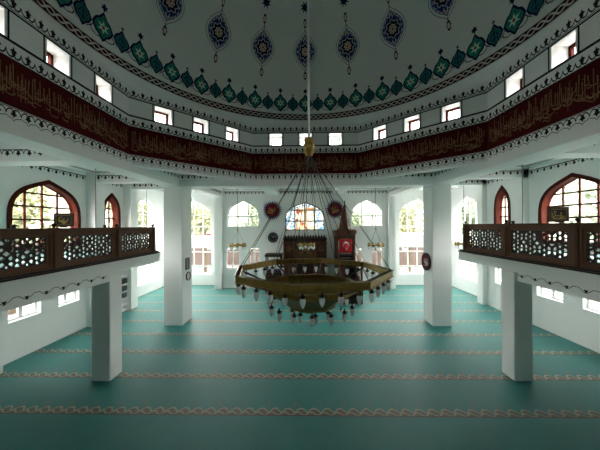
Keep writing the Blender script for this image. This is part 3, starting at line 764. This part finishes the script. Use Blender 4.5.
# ------------------------------------------------------------------ great chandelier
CHX, CHY = .07, 4.95; ROT = math.radians(-11.5)
ch = thing('chandelier', TT((CHX, CHY, E - 1.4)), 'huge octagonal brass chandelier hanging from the dome on a long white rod', 'chandelier')
m2 = MB(); m2.tube([(CHX - .03, CHY, ZD + RD - .05), (CHX - .03, CHY, E + 1.66)], .022, 8); m2.build('rod', ROD, ch)
m2 = MB(); m2.lathe([(.02, .31), (.10, .29), (.10, .24), (.085, .22), (.10, .20), (.115, .12), (.105, .05), (.07, .0), (.075, -.02), (.03, -.05), (0, -.06)], (CHX - .03, CHY, E + 1.38), 14); m2.build('boss', BRASS, ch, smooth=True)
ocv = lambda R, z: [V3((CHX + R * math.cos(ROT + k * PI / 4), CHY + R * math.sin(ROT + k * PI / 4), E + z)) for k in range(8)]
def band(R, w, z0, z1, name, m, lip=.03):
    a = [(R * math.cos(ROT + k * PI / 4), R * math.sin(ROT + k * PI / 4)) for k in range(8)]; P = Fr((CHX, CHY, E), (1, 0, 0), (0, 1, 0))
    m2 = MB(); m2.ring(P, a, [(x * (1 - w / R), y * (1 - w / R)) for x, y in a], z0, z1)
    for z in (z0, z1 - .012): m2.ring(P, [(x * (1 + .018 / R), y * (1 + .018 / R)) for x, y in a], [(x * (1 - (w + .015) / R), y * (1 - (w + .015) / R)) for x, y in a], z, z + .012)
    return m2.build(name, m, ch)
band(1.49, .07, -.925, -.81, 'outer_ring', BRASS)
band(.92, .04, -1.20, -1.10, 'middle_ring', BRASS)

m2 = MB(); m2.lathe([(.88, -1.13), (.90, -1.17), (.46, -1.50), (.46, -1.54), (.36, -1.57), (.10, -1.62), (.04, -1.68), (0, -1.70)], (CHX, CHY, E), 8, rot=ROT, caps=False); m2.build('bowl', BRASS, ch)
for k in range(8):
    o, mi, inn = ocv(1.44, -.92)[k], ocv(.91, -1.12)[k], ocv(.84, -1.40)[k]
    m2 = MB(); m2.tube([o, mi], .018, 6); m2.tube([mi, inn], .008, 6); m2.build('arm', BRASSD, ch)
    top = V3((CHX - .03, CHY, E + 1.40))
    m2 = MB(); m2.tube([top, ocv(1.45, -.80)[k]], .0065, 5); m2.build('suspension_cable', CABLE, ch)
    m2 = MB(); m2.tube([top, ocv(.90, -1.10)[k]], .005, 5); m2.build('suspension_cable', CABLE, ch)
lampm = bulbm = None
def lamp(pos, k=1):
    global lampm, bulbm, TK
    pos = TT(pos)
    if lampm is None:
        TK0, TK = TK, 1.0
        a = MB(); a.lathe([(.006, .0), (.012, -.012), (.012, -.03), (.03, -.045), (.034, -.07), (.042, -.085), (.03, -.09)], (0, 0, 0), 10)
        for t in range(4):
            w = t * PI / 2; a.tube([(.03 * math.cos(w), .03 * math.sin(w), -.06), (.055 * math.cos(w), .055 * math.sin(w), -.05), (.058 * math.cos(w), .058 * math.sin(w), -.075)], .006, 5)
        l = a.build('lamp', BRASSD, ch, smooth=True); lampm = l
        a = MB(); a.lathe([(.034, -.085), (.046, -.11), (.047, -.14), (.037, -.185), (.021, -.22), (.008, -.243), (0, -.248)], (0, 0, 0), 10)
        bulbm = a.build('bulb', BULB, l, smooth=True)
        l.matrix_parent_inverse = Matrix.Translation(-ch.location); l.location = pos; TK = TK0; return
    l = lampm.copy(); C.objects.link(l); l.location = pos
    b = bulbm.copy(); C.objects.link(b); b.parent = l
for R, z, per in ((1.45, -.93, 4), (.835, -1.42, 2), (.40, -1.55, 1)):
    vs = ocv(R, z)
    for k in range(8):
        for j in range(per): lamp(vs[k].lerp(vs[(k + 1) % 8], (j + .5) / per))

TK = 1.0
# ------------------------------------------------------------------ small ring chandeliers on rods
def small_chandelier(x, y, top, label):
    z = E - 1.14
    t = thing('ring_chandelier', (x, y, z), label, 'chandelier', None)
    m2 = MB(); m2.tube([(x, y, top), (x, y, z + .95)], .016, 6); m2.build('rod', RODG, t)
    m2 = MB(); m2.lathe([(.0, .06), (.04, .04), (.05, 0), (.03, -.05), (0, -.06)], (x, y, z + .93), 10); m2.build('boss', BRASS, t, smooth=True)
    for k in range(4):
        w = k * PI / 2 + .4; m2 = MB(); m2.tube([(x, y, z + .9), (x + .4 * math.cos(w), y + .4 * math.sin(w), z + .06)], .005, 5); m2.build('suspension_cable', CABLE, t)
    P = Fr((x, y, z), (1, 0, 0), (0, 1, 0)); c = [(.42 * math.cos(k * PI / 12), .42 * math.sin(k * PI / 12)) for k in range(24)]
    m2 = MB(); m2.ring(P, c, [(u * .88, v * .88) for u, v in c], 0, .07); m2.build('ring', BRASS, t)
    for k in range(8):
        w = k * PI / 4 + .2; c = (x + .42 * math.cos(w), y + .42 * math.sin(w), z + .01)
        m2 = MB(); m2.lathe([(.015, .14), (.05, .10), (.065, .0), (.075, -.06), (.03, -.08)], c, 8); l = m2.build('lamp', BRASS, t, smooth=True)
        m2 = MB(); m2.lathe([(.045, -.07), (.07, -.12), (.055, -.19), (.02, -.25), (0, -.255)], c, 8); m2.build('bulb', BULB, l, smooth=True)
small_chandelier(-3.9, 14.7, CEILB, 'small brass ring chandelier in front of the left arched back window')
small_chandelier(.08, 14.9, CEILB, 'small brass ring chandelier in front of the wooden niche')
small_chandelier(4.0, 14.7, CEILB, 'small brass ring chandelier right of the flag, before the right arched back window')
small_chandelier(-7.89, 9.5, CEIL, 'ring chandelier on a thin rod over the left gallery, mostly behind its railing')
small_chandelier(7.89, 9.5, CEILR, 'ring chandelier on a thin rod over the right gallery, mostly behind its railing')
small_chandelier(-9.25, 14.8, CEILB, 'ring chandelier on a thin rod at the far left corner, beyond the left railing end')
small_chandelier(9.15, 15.0, CEILB, 'ring chandelier on a thin rod at the far right corner, beyond the right railing end')

# ------------------------------------------------------------------ mihrab (prayer niche)
MX = -.03; mi = thing('prayer_niche', (MX, 17.8, 0), 'carved dark wooden prayer niche under the stained glass window', 'prayer niche')
P = Fr((MX, 17.62, 0), (1, 0, 0)); HW = 1.43; HT = 3.55
niche = arch(0, 1.15, .02, 1.9, 2.85)
bm = bmesh.new(); ed = []
for poly in (rect(-HW, HW, 0, HT), [(u, v) for u, v in niche]):
    vs = [bm.verts.new(P(u, v)) for u, v in poly]; ed += [bm.edges.new((vs[j], vs[(j + 1) % len(vs)])) for j in range(len(vs))]
bmesh.ops.triangle_fill(bm, use_beauty=True, edges=ed, normal=P.N)
g = bmesh.ops.extrude_face_region(bm, geom=bm.faces[:]); bmesh.ops.translate(bm, verts=[v for v in g['geom'] if isinstance(v, bmesh.types.BMVert)], vec=(0, .44, 0))
bmesh.ops.recalc_face_normals(bm, faces=bm.faces)
me = bpy.data.meshes.new('niche_frame'); bm.to_mesh(me); bm.free(); me.materials.append(WOODM)
o = bpy.data.objects.new('niche_frame', me); C.objects.link(o); o.parent = mi; o.matrix_parent_inverse = Matrix.Translation(-mi.location)
m2 = MB(); m2.prism(P, niche, -.42, -.36); m2.build('niche_back', WOODD, mi)
m2 = MB()
for j in range(5):                                # stepped golden hood of the niche
    k = .98 - j * .16; a = arch(0, 1.12 * k, 2.0 + .1 * j, 2.0 + .1 * j + .01, 2.86 - .05 * j); m2.ring(P, a, inset(a, .05), -.06 - .06 * j, -.02 - .06 * j)
m2.build('niche_hood', DGOLD, mi)
m2 = MB(); m2.fbox(P, -HW - .06, HW + .06, HT - .14, HT, -.4, .10); m2.fbox(P, -HW - .03, HW + .03, HT - .26, HT - .14, -.4, .05); m2.build('cornice', WOODD, mi)
m2 = MB()
for j in range(15):
    u = -HW + (j + .5) * 2 * HW / 15; h = .30 if j == 7 else .22
    m2.prism(P, [(u - .075, HT), (u + .075, HT), (u + .085, HT + .1), (u + .04, HT + .12), (u + .03, HT + h - .05), (u, HT + h), (u - .03, HT + h - .05), (u - .04, HT + .12), (u - .085, HT + .1)], -.06, .0)
m2.build('cresting', WOODD, mi)
for s in (-1, 1):
    for a, b in ((.74, .80), (1.40, 1.47)):
        m2 = MB(); c = P(s * (a + b) / 2, 0, .03); m2.lathe([(.08, 0), (.08, .15), (.05, .2), (.05, 3.1), (.08, 3.15), (.08, 3.28)], c, 10); m2.build('pilaster', WOODM, mi, smooth=True)
    pa = rect(*sorted((s * .84, s * 1.34)), .25, 2.35); m2 = MB(); m2.ring(P, pa, inset(pa, .05), 0, .025); i = inset(pa, .1); m2.ring(P, i, inset(i, .025), 0, .015); m2.build('side_panel', WOODD, mi)
    pa = rect(*sorted((s * .84, s * 1.34)), 2.5, 3.15); m2 = MB(); m2.ring(P, pa, inset(pa, .04), 0, .025)
    sc = m2.build('carved_panel', WOODD, mi); script(P, pa[0][0] + .07, pa[1][0] - .07, 2.58, 3.08, 31 + s, sc, 'carved_script', TAN, .022, .006, .08)
pl = MB(); pl.fbox(P, -.68, .68, 2.92, 3.26, 0, .02); sc = pl.build('inscription_panel', WOODD, mi); script(P, -.62, .62, 2.95, 3.23, 44, sc, 'gilded_script', GOLD, .022, .022, .08)

# ------------------------------------------------------------------ minbar (pulpit)
BX = 2.62; mn = thing('pulpit', (BX, 16, 0), 'tall narrow wooden pulpit with a pointed spire right of the niche', 'pulpit')
P = Fr((BX, 16.75, 0), (1, 0, 0)); PW = .56
for sx in (-1, 1):
    for y in (16.80, 17.85):
        m2 = MB(); m2.box((BX + sx * PW - .06, y - .06, 0), (BX + sx * PW + .06, y + .06, 3.75)); m2.build('post', WOODM, mn, bevel=.01)
m2 = MB(); m2.box((BX - PW, 16.8, 2.30), (BX + PW, 17.9, 2.42)); m2.build('platform', WOODD, mn)
m2 = MB(); m2.box((BX - PW - .03, 16.78, .0), (BX - PW + .03, 17.9, 3.4)); m2.build('side_panel', WOODD, mn)
m2 = MB(); m2.box((BX + PW - .03, 16.78, .0), (BX + PW + .03, 17.9, 3.4)); m2.build('side_panel', WOODD, mn)
m2 = MB(); m2.box((BX - PW - .06, 16.70, 3.68), (BX + PW + .06, 17.95, 3.86)); m2.box((BX - PW - .12, 16.64, 3.86), (BX + PW + .12, 18.0, 4.08))
for j in range(9): u = -PW - .05 + (j + .5) * (2 * PW + .1) / 9; m2.prism(Fr((BX, 16.66, 4.08), (1, 0, 0)), [(u - .05, 0), (u + .05, 0), (u, .1)], -.04, .0)
m2.build('canopy', WOODM, mn)
m2 = MB(); m2.fbox(P, -PW, PW, 3.42, 3.68, .0, .03); sg = m2.build('name_board', WOODD, mn); script(P, -PW + .05, PW - .05, 3.46, 3.64, 3, sg, 'carved_script', TAN, .018, .033, .07)
m2 = MB(); m2.lathe([(.44, 4.08), (.44, 4.22), (.40, 4.26), (.33, 4.6), (.24, 5.0), (.15, 5.4), (.07, 5.75), (.03, 5.88)], (BX + .02, 17.3, 0), 8, rot=PI / 8); m2.build('spire', WOODM, mn)
m2 = MB(); m2.lathe([(.02, 0), (.05, .05), (.02, .1), (.04, .14), (.0, .22)], (BX + .02, 17.3, 5.87), 8); m2.build('spire_finial', BRASSD, mn, smooth=True)
for j in range(9):
    y = 14.5 + j * .255; m2 = MB(); m2.box((BX - .45, y, 0), (BX + .45, y + .27, .22 + j * .255)); m2.build('step', WOODD, mn)
for sx in (-1, 1):
    m2 = MB(); X = BX + sx * .5
    m2.prism(Fr((X, 0, 0), (0, 1, 0)), [(14.4, 0), (16.78, 0), (16.78, 2.95), (14.4, .85)], -.025, .025); m2.build('stair_side', WOODM, mn)
    m2 = MB(); m2.box((X - .05, 14.36, 0), (X + .05, 14.46, 2.2)); m2.build('door_post', WOODM, mn)
m2 = MB(); m2.box((BX - .58, 14.33, 2.2), (BX + .58, 14.5, 2.4)); m2.build('door_lintel', WOODM, mn)
# flag hung on the pulpit front
P = Fr((BX - .02, 16.68, 0), (1, 0, 0))
fl = thing('flag', (BX - .02, 16.68, 2.6), 'red flag with white crescent and star hung on the pulpit front', 'flag')
m2 = MB(); NU, NV = 16, 12; fz = lambda u, v: .02 * math.sin(u * 14 + v * 3) * (1 - .6 * v) + .022
for i in range(NU):
    for j in range(NV):
        q = []
        for a, b in ((i, j), (i + 1, j), (i + 1, j + 1), (i, j + 1)): u, v = a / NU, b / NV; q.append(P(-.42 + .84 * u, 2.62 + .90 * v, fz(u, v)))
        m2.face(q)
fc = m2.build('cloth', CLOTH, fl, smooth=True, clean=True); s = fc.modifiers.new('s', 'SOLIDIFY'); s.thickness = .004
class Wv:
    def __call__(s, u, v, n=0): return P(u, v, fz((u + .42) / .84, (v - 2.62) / .9) + n)
Pw = Wv(); m2 = MB(); cu, cv, R = .02, 3.14, .185
R1, R2, dd = .21, .168, .0525
for j in range(24):                               # crescent opening downwards as the flag hangs
    q = []
    for t, (r, w0, w1, oy) in ((j, (R1, -57.7, 237.7, 0)), (j + 1, (R1, -57.7, 237.7, 0)), (j + 1, (R2, -48, 228, -dd)), (j, (R2, -48, 228, -dd))):
        w = math.radians(w0 + (w1 - w0) * t / 24); q.append(Pw(cu + r * math.cos(w), cv + oy + r * math.sin(w), .008))
    m2.face(q)
m2.build('crescent', FLAGW, fl)
m2 = MB(); m2.face([Pw(cu + (.085 if t % 2 == 0 else .035) * math.cos(t * PI / 5 + PI / 2), cv - .27 + (.085 if t % 2 == 0 else .035) * math.sin(t * PI / 5 + PI / 2), .012) for t in range(10)]); m2.build('star', FLAGW, fl)

# ------------------------------------------------------------------ preacher's raised seat left of the niche
KX = -2.1; ks = thing('preaching_seat', (KX, 17.1, 0), 'raised dark wooden preaching seat left of the niche', 'seat')
m2 = MB(); m2.box((KX - .52, 16.7, 0), (KX + .52, 17.6, 1.34)); m2.build('base', WOODD, ks, bevel=.01)
P = Fr((KX, 16.7, 0), (1, 0, 0)); pa = rect(-.44, .44, .12, 1.2); m2 = MB(); m2.ring(P, pa, inset(pa, .07), 0, .02); m2.build('front_panel', WOODM, ks)
for sx in (-1, 1):
    for y in (16.76, 17.54):
        m2 = MB(); m2.box((KX + sx * .48 - .035, y - .035, 1.34), (KX + sx * .48 + .035, y + .035, 2.40)); m2.build('post', WOODD, ks)
    m2 = MB(); m2.box((KX + sx * .48 - .03, 16.8, 1.6), (KX + sx * .48 + .03, 17.5, 1.68)); m2.build('armrest', WOODD, ks)
m2 = MB(); m2.box((KX - .56, 16.68, 2.36), (KX + .56, 17.62, 2.54)); m2.build('canopy', WOODD, ks, bevel=.02)
m2 = MB(); m2.box((KX - .40, 16.9, 1.34), (KX + .40, 17.45, 1.46)); m2.build('cushion', PURPLE, ks, bevel=.04)

# ------------------------------------------------------------------ roundels, clocks and signs
def roundel(x, z, lab, sd):
    t = thing('calligraphy_roundel', (x, 18.0, z), lab, 'wall art', None); P = Fr((x, 18.06, z), (1, 0, 0))
    m2 = MB(); n = 26; pts = [((.70 if k % 2 else .47) * math.cos(k * PI / n), (.70 if k % 2 else .47) * math.sin(k * PI / n)) for k in range(2 * n)]; m2.prism(P, pts, 0, .03); m2.build('rayed_rim', PURPLE, t)
    m2 = MB(); m2.prism(P, [(.44 * math.cos(k * PI / 20), .44 * math.sin(k * PI / 20)) for k in range(40)], .03, .05); d = m2.build('disc', CRIM, t)
    script(P, -.27, .27, -.24, .26, sd, d, 'script', GOLD, .03, .054, .1)
roundel(-2.31, E + 1.08, 'round crimson calligraphy roundel with purple rays on the wall left of the stained glass window', 21)
roundel(2.09, E + 1.12, 'round crimson calligraphy roundel with purple rays just behind the pulpit spire', 22)
def dial(P, r, mats, lab, name='wall_clock', cat='clock', numerals=True):
    t = thing(name, P(0, 0, 0), lab, cat); circ = lambda r: [(r * math.cos(k * PI / 18), r * math.sin(k * PI / 18)) for k in range(36)]
    m2 = MB(); m2.ring(P, circ(r), circ(r * .88), 0, .05); m2.build('rim', mats[0], t)
    m2 = MB(); m2.prism(P, circ(r * .9), 0, .02); m2.build('face', mats[1], t)
    m2 = MB()
    for k in range(12): w = k * PI / 6; m2.strip(P, [(r * .66 * math.cos(w), r * .66 * math.sin(w)), (r * .82 * math.cos(w), r * .82 * math.sin(w))], r * .07, .024)
    m2.build('hour_marks', mats[2], t)
    for w, l in ((2.2, .45), (.5, .62)):
        m2 = MB(); m2.strip(P, [(0, 0), (l * r * math.cos(w), l * r * math.sin(w))], r * .07, .03); m2.build('hand', mats[2], t)
dial(Fr((-2.28, 18.08, E - .83), (1, 0, 0)), .36, (PLAST, PLAST, PALE), 'round black wall clock with white marks left of the niche')
dial(Fr((-5.467, 11.8, E - 2.31), (0, 1, 0)), .2, (PLAST, PALE, PLAST), 'small round wall clock with a pale face on the back left column')
t = thing('prayer_time_display', (-5.42, 11.73, E - 1.72), 'black upright prayer time display on the back left column above a clock', 'display')
P = Fr((-5.467, 11.73, E - 1.72), (0, 1, 0)); m2 = MB(); m2.fbox(P, -.17, .17, -.27, .27, 0, .04); m2.build('housing', PLAST, t)
m2 = MB()
for r in range(6):
    v = .2 - r * .08; m2.fbox(P, -.13, -.02, v - .015, v + .015, .04, .043); m2.fbox(P, .03, .13, v - .02, v + .02, .04, .043, 1)
m2.build('rows', [PALE, LEDR], t)
t = thing('carved_roundel', (5.44, 11.77, E - 1.66), 'dark round carved plaque on the inner face of the back right column', 'wall art')
P = Fr((5.488, 11.77, E - 1.66), (0, -1, 0)); circ = lambda r: [(r * math.cos(k * PI / 18), r * math.sin(k * PI / 18)) for k in range(36)]
m2 = MB(); m2.ring(P, circ(.40), circ(.34), 0, .06); m2.build('rim', WOODD, t)
m2 = MB(); m2.prism(P, circ(.35), 0, .03); d = m2.build('disc', CRIM, t); script(P, -.2, .2, -.2, .2, 77, d, 'script', PALE, .025, .034, .08)

# ------------------------------------------------------------------ bookcase with books below the left gallery
bx, by0, by1 = -9.62, 12.5, 13.36
bc = thing('bookcase', (bx, (by0 + by1) / 2, 0), 'open white bookcase by the left wall behind the gallery column', 'bookcase')
for y in (by0, by1 - .03): m2 = MB(); m2.box((bx, y, 0), (bx + .32, y + .03, 2.2)); m2.build('side_panel', SATIN, bc)
m2 = MB(); m2.box((bx, by0, 0), (bx + .015, by1, 2.2)); m2.build('back_panel', SATIN, bc)
for z in (.06, .36, .70, 1.05, 1.42, 1.8, 2.17): m2 = MB(); m2.box((bx + .015, by0 + .03, z), (bx + .32, by1 - .03, z + .03)); m2.build('shelf', SATIN, bc)
R = random.Random(4); names = ('grey', 'brown', 'black', 'green'); ords = 'first second third fourth fifth sixth seventh eighth ninth tenth eleventh twelfth'.split()
for z, sh in ((1.455, 'upper'), (1.085, 'middle'), (.735, 'lower')):
    y = by0 + .06; i = 0
    while y < by1 - .14 and i < 12:
        th = R.uniform(.05, .085); h = R.uniform(.22, .29); c = R.randrange(4) if sh != 'lower' else 0
        if not (sh == 'lower' and i < 6):
            m2 = MB(); m2.box((bx + .1, y, z), (bx + .30, y + th, z + h)); m2.box((bx + .1, y + .006, z + h), (bx + .295, y + th - .006, z + h + .003), 1)
            tag(m2.build('book', [BOOKM[c], PALE]), '%s book, %s from the left on the %s shelf of the white bookcase' % (names[c], ords[i], sh), 'book', 'books in the white bookcase')
        y += th + .006; i += 1

# ------------------------------------------------------------------ outside: trees and neighbours seen through the windows
leafcache = {}
def tree(x, y, h, r, lm, label, seed):
    Rr = random.Random(seed); t = thing('tree', (x, y, -.6), label, 'tree', None)
    m2 = MB(); m2.tube([(x, y, -.6), (x + .1, y, h * .4), (x, y + .1, h * .75)], [.22, .15, .06], 8)
    for k in range(6):
        w = k * 1.05; m2.tube([(x + .05, y, h * (.35 + .06 * k)), (x + r * .6 * math.cos(w), y + r * .6 * math.sin(w), h * (.5 + .07 * k))], [.08, .03], 6)
    m2.build('trunk', BARK, t)
    m2 = MB(); blobs = [(x + Rr.uniform(-.6, .6) * r, y + Rr.uniform(-.6, .6) * r, h * Rr.uniform(.45, .92), r * Rr.uniform(.35, .6)) for _ in range(12)]
    for bx_, by_, bz, br in blobs:
        for _ in range(150):
            d = V3((Rr.gauss(0, 1), Rr.gauss(0, 1), Rr.gauss(0, 1))).normalized() * br * Rr.uniform(.55, 1.05); c = V3((bx_, by_, bz)) + d
            a = V3((Rr.gauss(0, 1), Rr.gauss(0, 1), Rr.gauss(0, 1))).normalized(); b = a.orthogonal().normalized(); s = Rr.uniform(.14, .26)
            m2.face([c - a * s, c - b * s * .5, c + a * s, c + b * s * .5])
    m2.build('foliage', lm, t)
tree(-17.0, 14.5, 7.2, 2.3, LEAF1, 'yellow green tree outside the large arched window on the left', 1)
tree(-18.5, 7.5, 6.8, 2.3, LEAF1, 'pale leafy tree left of another outside the large left arched window', 2)
tree(-16.2, 23.5, 7.6, 2.2, LEAF1, 'yellow green tree outside the far left corner windows', 3)
tree(-10.6, 27.0, 6.8, 2.2, LEAF1, 'yellow green tree behind the arched window right of the back left column', 4)
tree(17.5, 14.5, 7.8, 2.4, LEAF2, 'green tree outside the large arched window on the right', 5)
tree(16.0, 24.0, 7.4, 2.2, LEAF2, 'green tree outside the far right corner window', 6)
tree(10.8, 27.0, 7.6, 2.3, LEAF1, 'green tree behind the arched window left of the back right column', 7)
tree(-4.6, 28.5, 6.4, 2.1, LEAF2, 'pale tree behind the left arched window of the back wall', 8)
tree(5.0, 29.0, 6.6, 2.1, LEAF2, 'pale tree behind the right arched window of the back wall', 9)
def house(x0, x1, y0, y1, h, m, label):
    t = thing('house', ((x0 + x1) / 2, (y0 + y1) / 2, -.6), label, 'house'); m2 = MB(); m2.box((x0, y0, -.6), (x1, y1, h)); m2.build('wall', m, t)
    m2 = MB(); m2.box((x0 - .4, y0 - .4, h), (x1 + .4, y1 + .4, h + .25)); m2.build('roof', WOODR, t)
    for k in range(int((x1 - x0) / 3)):
        P = Fr((x0 + 1.5 + k * 3, y0, 1.4), (1, 0, 0)); o = rect(-.5, .5, 0, 1.3); m2 = MB(); m2.ring(P, o, inset(o, .1), 0, .05); w = m2.build('window', SATIN, t); m2 = MB(); m2.face([P(u, v, .02) for u, v in inset(o, .09)]); m2.build('pane', PLAST, w)
HILL = mat('sky_screen_hillside', srgb(78, 82, 70), .95, var=.45, scale=.18)  # ring of high ground added to cover the glaring low sky behind the windows
mb = MB(); Q = random.Random(8); nh = 72
hr = [[(r * math.cos(2 * PI * j / nh), 8 + r * math.sin(2 * PI * j / nh), z * (1 + .12 * math.sin(j * 1.7) + .08 * Q.random())) for j in range(nh)] for r, z in ((46, -.6), (58, 6), (72, 12.5), (84, 16))]
for a in range(3):
    for j in range(nh): mb.face([hr[a][j], hr[a][(j + 1) % nh], hr[a + 1][(j + 1) % nh], hr[a + 1][j]])
struct(mb.build('sky_screen_hills', HILL, smooth=True, clean=True))
house(5, 17, 32, 38, 3.4, BRICK, 'low pink brick house beyond the right back windows')
house(-17, -4.5, 33, 39, 3.2, BRICK, 'low pink brick house beyond the left back windows')

# ------------------------------------------------------------------ light, camera, view
w = bpy.data.worlds.new('overcast_sky'); S.world = w; w.use_nodes = True
bg = w.node_tree.nodes['Background']; bg.inputs['Color'].default_value = (1.0, .97, .935, 1); bg.inputs['Strength'].default_value = 12.0
cam = bpy.data.cameras.new('camera'); co = bpy.data.objects.new('camera', cam); C.objects.link(co)
cam.sensor_width = 36; cam.lens = 256.84 / 600 * 36; cam.clip_end = 300
co.matrix_world = Matrix.Translation((-.0517, 0, E)) @ Matrix.Rotation(.0178, 4, 'Z') @ Matrix.Rotation(PI / 2 + .0023, 4, 'X') @ Matrix.Rotation(-.0048, 4, 'Z')
S.camera = co
S.view_settings.view_transform = 'Standard'; S.view_settings.look = 'None'; S.view_settings.gamma = 1; S.view_settings.exposure = 1.5
S.view_settings.use_curve_mapping = False
S.cycles.use_denoising = True; S.cycles.max_bounces = 10; S.cycles.diffuse_bounces = 7; S.cycles.transparent_max_bounces = 12
S.cycles.sample_clamp_indirect = 8
